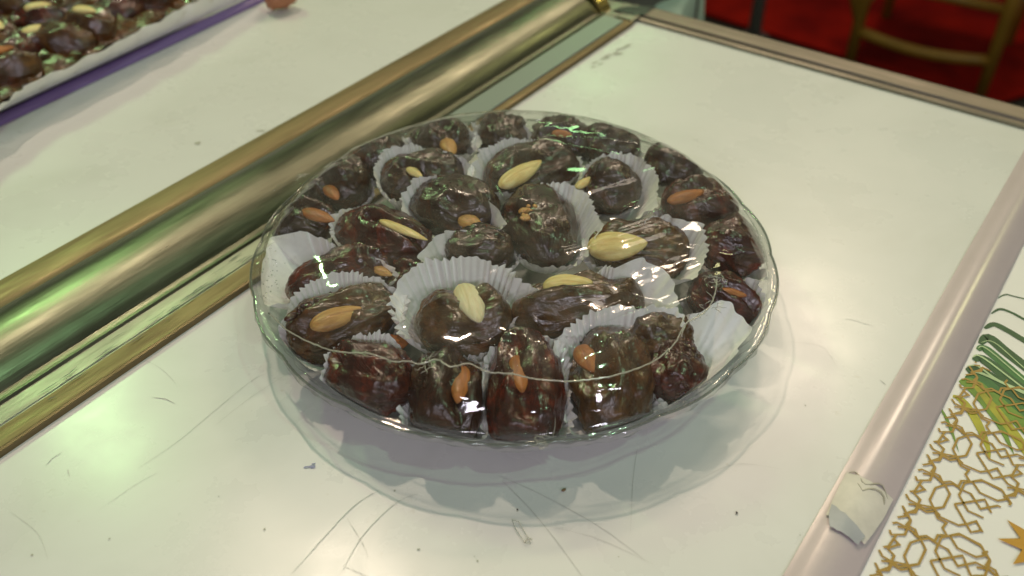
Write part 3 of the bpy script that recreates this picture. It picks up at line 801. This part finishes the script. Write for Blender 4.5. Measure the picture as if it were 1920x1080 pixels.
cup(19, [(880, 335, .008), (895, 292, .011), (935, 266, .012), (1000, 262, .010)], 'white paper cup rising at the left of the big yellow crescent almond', (.002, .003, 0))
cup(20, [(1105, 305, .010), (1160, 287, .012), (1205, 300, .013), (1230, 350, .012), (1222, 395, .010), (1170, 415, .004), (1120, 412, .004)], 'white paper cup wrapped round the shiny date at the back right', (.003, .003, .002))
cup(21, [(1205, 418, .012), (1260, 405, .013), (1322, 425, .012), (1325, 470, .008), (1300, 520, .004)], 'white paper cup folded at the right end of the broad yellow almond date')
cup(22, [(1150, 500, .012), (1205, 485, .014), (1255, 515, .012), (1278, 570, .006), (1262, 580, .004)], 'fluted white paper cup at the right end of the large brown date')
cup(23, [(730, 560, .006), (785, 492, .014), (840, 484, .015), (905, 487, .015), (960, 512, .014), (1008, 545, .010), (745, 615, .002), (790, 650, -.002), (850, 668, -.004), (905, 664, -.003), (965, 605, .004)], 'deeply fluted white paper cup around the date with the standing cream almond', amp=.0010)
cup(24, [(628, 400, .006), (634, 455, .004), (690, 478, .002), (740, 500, 0)], 'white paper cup at the left of the reddish date with a thin yellow almond edge', (.003, .003, 0))
cup(25, [(752, 375, .006), (775, 338, .011), (815, 328, .013), (870, 342, .013), (918, 376, .011), (948, 425, .009), (790, 440, 0)], 'tall white paper cup standing round the dark date left of the centre')
cup(26, [(1020, 345, .008), (1075, 348, .010), (1112, 385, .011), (1122, 440, .009), (1085, 492, .002)], 'wide white paper flap at the right of the centre date with nut crumbs', (.001, .003, -.002))
cup(27, [(784, 485, .006), (805, 452, .010), (835, 436, .011), (875, 432, .010)], 'white paper cup behind the small dark date at the centre', (.003, .003, -.002))

# ------------------------------------------------------------------ plastic wrap
SEAM = [(505, 590), (540, 622), (590, 648), (640, 662), (690, 664), (715, 672), (740, 680), (765, 679), (790, 685), (820, 676), (845, 690), (880, 684), (915, 700), (960, 703), (1000, 712), (1060, 717), (1120, 712), (1180, 698), (1230, 676), (1265, 645), (1285, 610), (1320, 588), (1338, 560), (1345, 520)]
def on_film(px, py, off=0.0):
    z = .045
    for _ in range(12):
        p = at(px, py, z); z = .5*z+.5*(film_z(p.x, p.y)+off)
    return at(px, py, z)
seam = [on_film(*p) for p in SEAM]
ridges = [((475, 480), (520, 455), .0010, .0013), ((480, 540), (535, 520), .0010, .0012), ((505, 400), (560, 380), .0009, .0012), ((560, 330), (640, 300), .0009, .0013), ((640, 290), (720, 250), .0008, .0012), ((870, 560), (930, 500), .0006, .0010), ((1000, 695), (1120, 622), .0018, .0019), ((1120, 622), (1210, 582), .0020, .0022), ((1075, 662), (1190, 625), .0016, .0020), ((1180, 560), (1260, 585), .0012, .0020), ((1050, 700), (1100, 655), .0008, .0012),
          ((905, 245), (1160, 290), .0006, .0009), ((1000, 255), (1300, 300), .0006, .0008), ((770, 250), (690, 320), .0006, .001),
          ((960, 690), (915, 640), .0008, .0015), ((820, 690), (880, 700), .0009, .0014), ((800, 712), (885, 722), .0007, .0011), ((790, 740), (885, 742), .0007, .0010),
          ((1200, 380), (1140, 410), .0009, .0014), ((500, 470), (530, 560), .0008, .0016), ((1090, 735), (1190, 728), .0008, .0012), ((1090, 770), (1180, 782), .0009, .0012),
          ((1290, 460), (1390, 480), .0007, .0012), ((1300, 560), (1180, 620), .0007, .0012), ((950, 400), (930, 350), .0005, .0008)]
ridges = [(on_film(*a), on_film(*b), h, w) for a, b, h, w in ridges]
sx = [p.x for p in seam]; sy = [p.y for p in seam]
def seam_side(x, y):    # >0 behind the seam
    best = 1e9; s = 1
    for i in range(len(seam)-1):
        x0, y0, x1, y1 = sx[i], sy[i], sx[i+1], sy[i+1]
        L = (x1-x0)**2+(y1-y0)**2; t = max(0, min(1, ((x-x0)*(x1-x0)+(y-y0)*(y1-y0))/L))
        d = math.hypot(x-x0-t*(x1-x0), y-y0-t*(y1-y0))
        if d < best: best = d; s = (x1-x0)*(y-y0)-(y1-y0)*(x-x0)
    return best*(1 if s > 0 else -1)
nr, nth = 150, 540; vs = []; hz = []
for i in range(nr+1):
    r = R*1.008*(i/nr)**.85
    for k in range(nth):
        th = 2*math.pi*k/nth; s = 1+(scal(th)-1)*max(0, (r/R-.8)/.2)
        x = C.x+r*s*math.cos(th); y = C.y+r*s*math.sin(th); z = film_z(x, y)
        e = min(1, max(0, (R-r)/.012))
        z += e*(.0009*noise.noise(Vector((x*42, y*42, 0)))+.00012*noise.noise(Vector((x*130, y*90, 5))))
        rr = r/R
        z += (1-abs(rr-.93)/.07)*.0006*noise.noise(Vector((th*14, 0, 2))) if abs(rr-.93) < .07 else 0
        for a_, b_, h, w in ridges:
            if abs(x-a_.x) > .06 and abs(x-b_.x) > .06: continue
            ab = b_-a_; L = ab.x**2+ab.y**2; t = ((x-a_.x)*ab.x+(y-a_.y)*ab.y)/L
            if -.2 < t < 1.2:
                tt = max(0, min(1, t)); d = math.hypot(x-a_.x-ab.x*tt, y-a_.y-ab.y*tt)
                if d < .006: z += h*math.exp(-(d/w)**2)*math.sin(math.pi*min(1, max(0, (t+.2)/1.4)))
        vs.append((x, y, z))
        sd = seam_side(x, y); hz.append(.040*min(1, max(0, sd/.004)) * (1-.5*max(0, rr-.8)/.2)+.005)
fs = [(i*nth+k, i*nth+(k+1) % nth, (i+1)*nth+(k+1) % nth, (i+1)*nth+k) for i in range(nr) for k in range(nth)]
# skirt clinging round the rim
m0 = nr*nth; k0 = len(vs)
for (dr, dz) in ((.0034, -.0009), (.0040, -.0025), (.0030, -.0045), (.001, -.0070)):
    for k in range(nth):
        th = 2*math.pi*k/nth; r = (R+dr)*scal(th)+.0011*noise.noise(Vector((math.cos(th)*22, math.sin(th)*22, dr*300)))
        vs.append((C.x+r*math.cos(th), C.y+r*math.sin(th), ZR+dz+.0006*noise.noise(Vector((th*20, dz*900, 0))))); hz.append(.05)
rowsk = [m0]+[k0+j*nth for j in range(4)]
for j in range(4):
    for k in range(nth): fs.append((rowsk[j]+k, rowsk[j]+(k+1) % nth, rowsk[j+1]+(k+1) % nth, rowsk[j+1]+k))
wrap = mesh('plastic_wrap', vs, fs, M_FILM, None, loc=(C.x, C.y, ZR))
at_ = wrap.data.attributes.new('haze', 'FLOAT', 'POINT'); at_.data.foreach_set('value', hz)
tag(wrap, 'clear crinkled plastic wrap stretched in a dome over the date platter', 'plastic wrap')
mb = MB()
sp = []
for i in range(len(seam)-1):
    for k in range(7):
        t = k/7; a_, b_, c_, d_ = seam[max(i-1, 0)], seam[i], seam[i+1], seam[min(i+2, len(seam)-1)]
        q = .5*((2*b_)+(c_-a_)*t+(2*a_-5*b_+4*c_-d_)*t*t+(3*b_-a_-3*c_+d_)*t**3)
        q.z = film_z(q.x, q.y)+.0007
        q.x += .0003*noise.noise(q*700); q.y += .0005*noise.noise(q*500+Vector((3, 3, 3))); sp.append(q)
mb.tube(sp, [.00032+.00022*abs(noise.noise(p*400)) for p in sp], 7)
mb.build('film_seam', [M_SEAM], wrap, smooth=True)
# gathered film knots
def knot(px, py, n, rad):
    kn = MB()
    c = on_film(px, py)
    for k in range(n):
        p = c+Vector((random.gauss(0, rad), random.gauss(0, rad), .0006)); pts = [p]
        a_ = random.random()*6.28
        for s in range(6):
            a_ += random.gauss(0, .7); p = p+Vector((math.cos(a_), math.sin(a_), random.gauss(0, .2)))*.0011; pts.append(p)
        for q in pts: q.z = max(q.z, film_z(q.x, q.y)+.0002)
        kn.tube(pts, [.00007+.00012*math.sin(math.pi*i/6) for i in range(7)], 5)
    kn.build('gathered_film', [M_SEAM], wrap, smooth=True)
knot(1348, 525, 12, .0016); knot(800, 683, 8, .0015); knot(1330, 575, 6, .002); knot(570, 335, 6, .003); knot(1020, 828, 8, .002)
dr = MB()
def drop(px, py, r):
    p = on_film(px, py); dr.sphere(p+Vector((0, 0, r*.2)), (r, r, r*.7), 7, 4)
for k in range(330):
    t = random.random(); i = int(t*(len(SEAM)-1)); f = t*(len(SEAM)-1)-i
    x = SEAM[i][0]*(1-f)+SEAM[i+1][0]*f; y = SEAM[i][1]*(1-f)+SEAM[i+1][1]*f
    drop(x+random.gauss(0, 3), y-abs(random.gauss(0, 9))+2, random.uniform(.00012, .00035))
for k in range(60): drop(random.gauss(1150, 45), random.gauss(690, 7), random.uniform(.00012, .0003))
for k in range(60): drop(random.gauss(1010, 28), random.gauss(815, 8), random.uniform(.00015, .0004))
for k in range(50): drop(random.gauss(560, 40), random.gauss(355, 12), random.uniform(.00015, .0004))
for k in range(50): drop(random.gauss(508, 12), random.gauss(520, 60), random.uniform(.0002, .0005))
M_DROP = thin_plastic('water_drop', (.9, .92, .9), .03, haze=.05, spec=3.0)
tag(dr.build('condensation', [M_DROP], wrap, smooth=True), kind='stuff')

# ------------------------------------------------------------------ bits on the counter
def crumb(px, py, r, m, name, lab, cat, sq=(1, .6, .5)):
    mb = MB(); c = at(px, py, 0)
    mb.sphere(c+Vector((0, 0, r*sq[2]+.0004)), (r*sq[0], r*sq[1], r*sq[2]), 9, 6, R=Matrix.Rotation(random.random()*3, 3, 'Z'))
    for v in mb.v: v += Vector((1, 1, 0))*r*.3*noise.noise(v*900)
    o = mb.build(name, [m], None, smooth=True, loc=c); tag(o, lab, cat)
M_CR = plain('brown_crumb', (.20, .12, .05), .6); M_CD = plain('dark_crumb', (.05, .04, .04), .6)
crumb(1057, 921, .0010, M_CR, 'crumb', 'tiny brown crumb on the white counter in front of the platter', 'crumb', (.6, 1, .5))
crumb(1381, 963, .0007, M_CD, 'crumb', 'tiny black speck on the white counter at the lower right', 'crumb')
crumb(970, 957, .0005, M_CD, 'crumb', 'tiny dark speck on the counter just above the clear plastic sliver', 'crumb')
mb = MB(); q = [at(x, y, .0012) for x, y in [(960, 975), (972, 978), (992, 1012), (995, 1020), (984, 1018), (966, 990)]]
mb.tube(q, .00018, 6, closed=True)
mb.tube([at(x, y, .001) for x, y in [(983, 1018), (990, 1010), (998, 1012)]], .0003, 6)
o = mb.build('plastic_sliver', [thin_plastic('sliver_plastic', (.85, .85, .8), .1, haze=.25, spec=2)], None, smooth=True, loc=at(980, 1000, 0))
tag(o, 'small clear plastic sliver lying on the counter in front of the platter', 'plastic scrap')

# ------------------------------------------------------------------ tray of dates, upper left
tray = empty('sweets_tray', tuple(au(.10, -.55, 0)))
tag(tray, 'white tray with a purple lower edge at the upper left of the counter', 'tray')
def aub(x): return -.4015-.014*((x+.05)/.30)   # slightly skewed near edge
mb = MB(); vs = []
a0, a1 = -.30, .55
n = 60
prof_rows = []
for i in range(n+1):
    a = a0+(a1-a0)*i/n; u = aub(a)
    for (du, z) in ((0, .0005), (-.0005, .0030), (-.0075, .0046), (-.0095, .0042)): vs.append(au(a, u+du, z))
mb.add(vs, [(i*4+j, (i+1)*4+j, (i+1)*4+j+1, i*4+j+1) for i in range(n) for j in range(3)])
mb.build('purple_edge', [plain('purple_plastic', (.20, .13, .34), .35, coat=.3)], tray, smooth=True)
mb = MB(); vs = []
for i in range(n+1):
    a = a0+(a1-a0)*i/n; u = aub(a)-.0095
    for (du, z) in ((0, .0042), (-.001, .0005), (-.30, .0005)): vs.append(au(a, u+du, z))
mb.add(vs, [(i*3+j, (i+1)*3+j, (i+1)*3+j+1, i*3+j+1) for i in range(n) for j in range(2)])
mb.build('tray_base', [plain('white_tray', (.66, .66, .62), .4)], tray, smooth=True)
# paper liner rising as a wavy wall
vs = []; rows = 8; nn = 200
def edge_px(t):
    pts = [(-60, 235), (0, 197), (30, 175), (45, 162), (110, 132), (180, 100), (250, 62), (300, 38), (345, 12), (380, -4), (470, -60)]
    f = t*(len(pts)-1); i = min(int(f), len(pts)-2); f -= i
    return pts[i][0]*(1-f)+pts[i+1][0]*f, pts[i][1]*(1-f)+pts[i+1][1]*f
for k in range(nn+1):
    t = k/nn; x, y = edge_px(t); z = .030
    top = at(x, y, z)+Vector((0, 0, .0005*math.sin(k*.35)+.001*noise.noise(Vector((k*.15, 0, 0)))))
    a = top.dot(D); bot = au(a, aub(a)-.0088, .0056)
    for j in range(rows+1):
        v = j/rows; p = bot*(1-v)+top*v; p += N*(.0012*math.sin(k*.22+v*2)*v+.004*math.sin(math.pi*v)*.4)
        vs.append(p)
fs = [(k*(rows+1)+j, (k+1)*(rows+1)+j, (k+1)*(rows+1)+j+1, k*(rows+1)+j+1) for k in range(nn) for j in range(rows)]
o = mesh('paper_liner', vs, fs, M_PAPER, None, loc=at(180, 100, 0)); tag(o, 'white paper liner folded up along the side of the tray of dates', 'paper liner')
GT = 'dates heaped on the tray in the upper left'
TD = [(81,42,10,0,'y','with a round yellow almond end, near the top frame edge'),(137,16,35,2,'y','with a pale almond at the top frame edge'),(168,50,-35,0,'y','with a thin almond, touching the paper liner'),
      (76,86,25,2,'y','with the brightest yellow almond'),(4,78,-60,0,'y','cut by the left frame edge with a golden almond'),(10,128,20,0,'o','in the lowest corner by the paper liner'),
      (222,22,30,2,None,'near the upper end of the liner with small glints'),(122,78,-10,0,None,'without an almond, halfway along the liner'),(278,-8,10,0,None,'at the upper end of the liner'),
      (42,100,60,2,None,'without an almond, low along the liner'),(25,10,-20,0,'y','in the top left corner of the photo'),(190,-22,0,0,'o','mostly cut off by the top frame edge'),(-30,30,40,2,None,'mostly cut off by the left frame edge')]
for i, (x, y, an, mi, ak, lab) in enumerate(TD):
    z0 = .018+.003*(i % 3); c = at(x, y, z0)
    am = None
    if ak:
        ca_ = math.radians(an+20); dv = Vector((math.cos(ca_), math.sin(ca_), 0))*.010
        top = c+Vector((0, 0, .0125)); am = (top-dv, top+dv, .011)
    cf = lambda p, *a_: Vector(p)
    vs, fs = date_geo(c.x, c.y, z0, math.radians(an), .024, .0155, .0145, 0, am, i+50, cf, 40, 24)
    o = mesh('tray_date', vs, fs, M_DATES[2 if i % 3 else 1], None, loc=c)
    tag(o, 'glossy date on the tray, '+lab, 'date', GT)
    if am:
        vs, fs = almond_geo(*am, ak, cf, i+80); mesh('almond', vs, fs, M_ALM[ak], o, loc=am[0])
# sticky bed of syrup and chopped date under the heap
vs = []; n = 40
for i in range(n+1):
    for j in range(n+1):
        x = -260+620*i/n; y = -200+ (430*j/n)
        lx = max(0, 1)
        ylim = 192-.52*max(x, -200) + 1
        y2 = min(y, ylim)
        z = .020+.007*noise.noise(Vector((i*.75, j*.75, 0)))
        p = at(x, y2, z); vs.append(p)
fs = [(i*(n+1)+j, i*(n+1)+j+1, (i+1)*(n+1)+j+1, (i+1)*(n+1)+j) for i in range(n) for j in range(n)]
o = mesh('date_paste', vs, fs, M_DATES[2], None, loc=at(60, 20, 0)); tag(o, 'dark sticky date paste filling the tray under the whole dates', 'date paste', None, 'stuff')
# small brown date beside the tray
c = at(527, -6, .012)
vs, fs = date_geo(c.x, c.y, .012, .5, .014, .010, .010, 0, None, 99, lambda p, *a_: Vector(p), 32, 20)
o = mesh('loose_date', vs, fs, plain('orange_brown_skin', (.40, .16, .08), .4), None, loc=c); tag(o, 'small orange brown piece beyond the tray at the top edge of the photo', 'date')

# ------------------------------------------------------------------ hall behind
mb = MB(); mb.add([(-8, -8, -.92), (8, -8, -.92), (8, 12, -.92), (-8, 12, -.92)], [(0, 1, 2, 3)])
tag(mb.build('floor', [plain('dark_floor', (.022, .020, .014), .6, vary=.3, vscale=3)]), kind='structure')
q0 = at(1300, 18, -.912); ex = D*0+N
def fl(px, py): return at(px, py, -.912)
p1 = fl(1300, 22); p2 = fl(1868, 196); dr_ = (p2-p1).normalized(); pv = Vector((-dr_.y, dr_.x, 0))
far = 6.0
vs = [p1-dr_*1.2, p2, p2+dr_*.12+pv*.25, p2+dr_*1.6+pv*.35, p2+dr_*1.6+pv*far, p1-dr_*1.2+pv*far]
vs += [v+Vector((0, 0, .006)) for v in vs]
mb = MB(); mb.add(vs, [(6, 7, 8, 9, 10, 11)]+[(i, (i+1) % 6, 6+(i+1) % 6, 6+i) for i in range(6)])
def carpet():
    m, nt, p = new('red_carpet'); no, cr = noise_ramp(nt, 3.5, [(.35, (.14, .002, .001)), (.65, (.34, .008, .002))], detail=3)
    nt.links.new(cr.outputs[0], p.inputs['Base Color']); p.inputs['Roughness'].default_value = .9; p.inputs['Specular IOR Level'].default_value = .1; return m
tag(mb.build('carpet', [carpet()]), kind='structure')
# chair
L1 = at(1592, 118, -.905); L2 = at(1838, 178, -.905)
wx = (L2-L1); wl = wx.length; wx.normalize(); wy = Vector((-wx.y, wx.x, 0))
ch = empty('gold_chair', tuple(L1+wx*wl/2+wy*.2)); tag(ch, 'blurred gold chair standing on the red carpet behind the counter', 'chair')
M_GOLD = plain('gold_painted_wood', (.30, .155, .018), .4, vary=.15)
def leg(p, h, lean=0):
    mb = MB(); mb.tube([p, p+Vector((0, 0, h*.5))+wy*lean*.5, p+Vector((0, 0, h))+wy*lean], [.015, .018, .019], 12); mb.build('leg', [M_GOLD], ch, smooth=True)
leg(L1, .45); leg(L2, .45); leg(L1+wy*.38, .9, .06); leg(L2+wy*.38, .9, .06)
def bar(name, pts, r):
    mb = MB(); mb.tube(pts, r, 10); mb.build(name, [M_GOLD], ch, smooth=True)
def zb_(v, z): return v+Vector((0, 0, z))
bar('stretcher', [zb_(L1, .10)+wx*wl*t+wy*(-.02*math.sin(math.pi*t))+Vector((0, 0, .0-.012*math.sin(math.pi*t))) for t in [i/8 for i in range(9)]], .015)
bar('stretcher', [zb_(L1, .24)+wx*wl*t for t in (0, .5, 1)], .013)
bar('stretcher', [zb_(L1+wy*.38, .16)+wx*wl*t for t in (0, .5, 1)], .013)
bar('stretcher', [zb_(L1, .17)+wy*.38*t for t in (0, .5, 1)], .012)
bar('stretcher', [zb_(L2, .17)+wy*.38*t for t in (0, .5, 1)], .012)
bar('brace', [zb_(L1, .12), zb_(L1, .22)-wx*.04, zb_(L1, .34)-wx*.13], .014)
mb = MB(); c = L1+wx*wl/2+wy*.19+Vector((0, 0, .465))
mb.box(c, (wl/2+.02, .21, .02), R=Matrix((tuple(wx), tuple(wy), (0, 0, 1))).transposed()); mb.build('seat', [plain('cream_cushion', (.55, .48, .36), .8)], ch)
for k in range(5): bar('back_spindle', [zb_(L1+wy*.38, .47)+wx*wl*(k+.5)/5, zb_(L1+wy*.44, .88)+wx*wl*(k+.5)/5], .008)
bar('top_rail', [zb_(L1+wy*.44, .9)+wx*wl*t for t in (-.03, .5, 1.03)], .016)
# steel pole
f0 = at(1412, 75, -.90)
pole = MB(); pole.tube([f0, f0+Vector((0, 0, .95))], .020, 14)
ps = empty('pole_stand', tuple(f0)); tag(ps, 'thin pale steel pole standing on the carpet behind the counter', 'pole')
pole.build('pole', [plain('satin_steel', (.42, .45, .40), .3, metal=.7)], ps, smooth=True)
mb = MB(); mb.tube([f0, f0+Vector((0, 0, .012))], .045, 28); mb.build('base_plate', [M_CD], ps, smooth=False)
# draped pale cloth beyond the corner, on a stool
q = at(1235, 5, -.05); q = Vector((.075, .64, 0))
stl = empty('cloth_stand', (q.x, q.y, -.9)); tag(stl, 'dark box stand hidden under the pale green cloth', 'stand')
Rz = Matrix.Rotation(-.30, 3, 'Z')
mb = MB(); mb.box((q.x, q.y+.03, -.51), (.112, .15, .385), R=Rz); mb.build('box', [M_CD], stl)
vs = []; n = 60
for i in range(n+1):
    for j in range(n+1):
        x = -1.7+3.4*i/n; y = -1.5+3*j/n
        lx = max(-1, min(1, x)); ly = max(-1, min(1, y)); ov = max(abs(x)-1, 0)+max(abs(y)-1, 0)
        fold = .010*math.sin(x*9+2*math.sin(y*5))*min(1, .25+ov*2)+.006*noise.noise(Vector((x*3, y*3, 1)))
        p = Rz@Vector((lx*.118+(.02*ov+fold)*(1 if x > 0 else -1)*(abs(x) > 1), ly*.165+(.02*ov+fold)*(1 if y > 0 else -1)*(abs(y) > 1), 0))
        vs.append(Vector((q.x+p.x, q.y+.03+p.y, -.105-ov*.55+(fold if ov == 0 else 0))))
fs = [(i*(n+1)+j, (i+1)*(n+1)+j, (i+1)*(n+1)+j+1, i*(n+1)+j+1) for i in range(n) for j in range(n)]
o = mesh('draped_cloth', vs, fs, plain('mint_cloth', (.50, .66, .56), .8), None, loc=(q.x, q.y+.03, -.12)); tag(o, 'pale mint green cloth bunched just beyond the far corner of the counter', 'cloth')
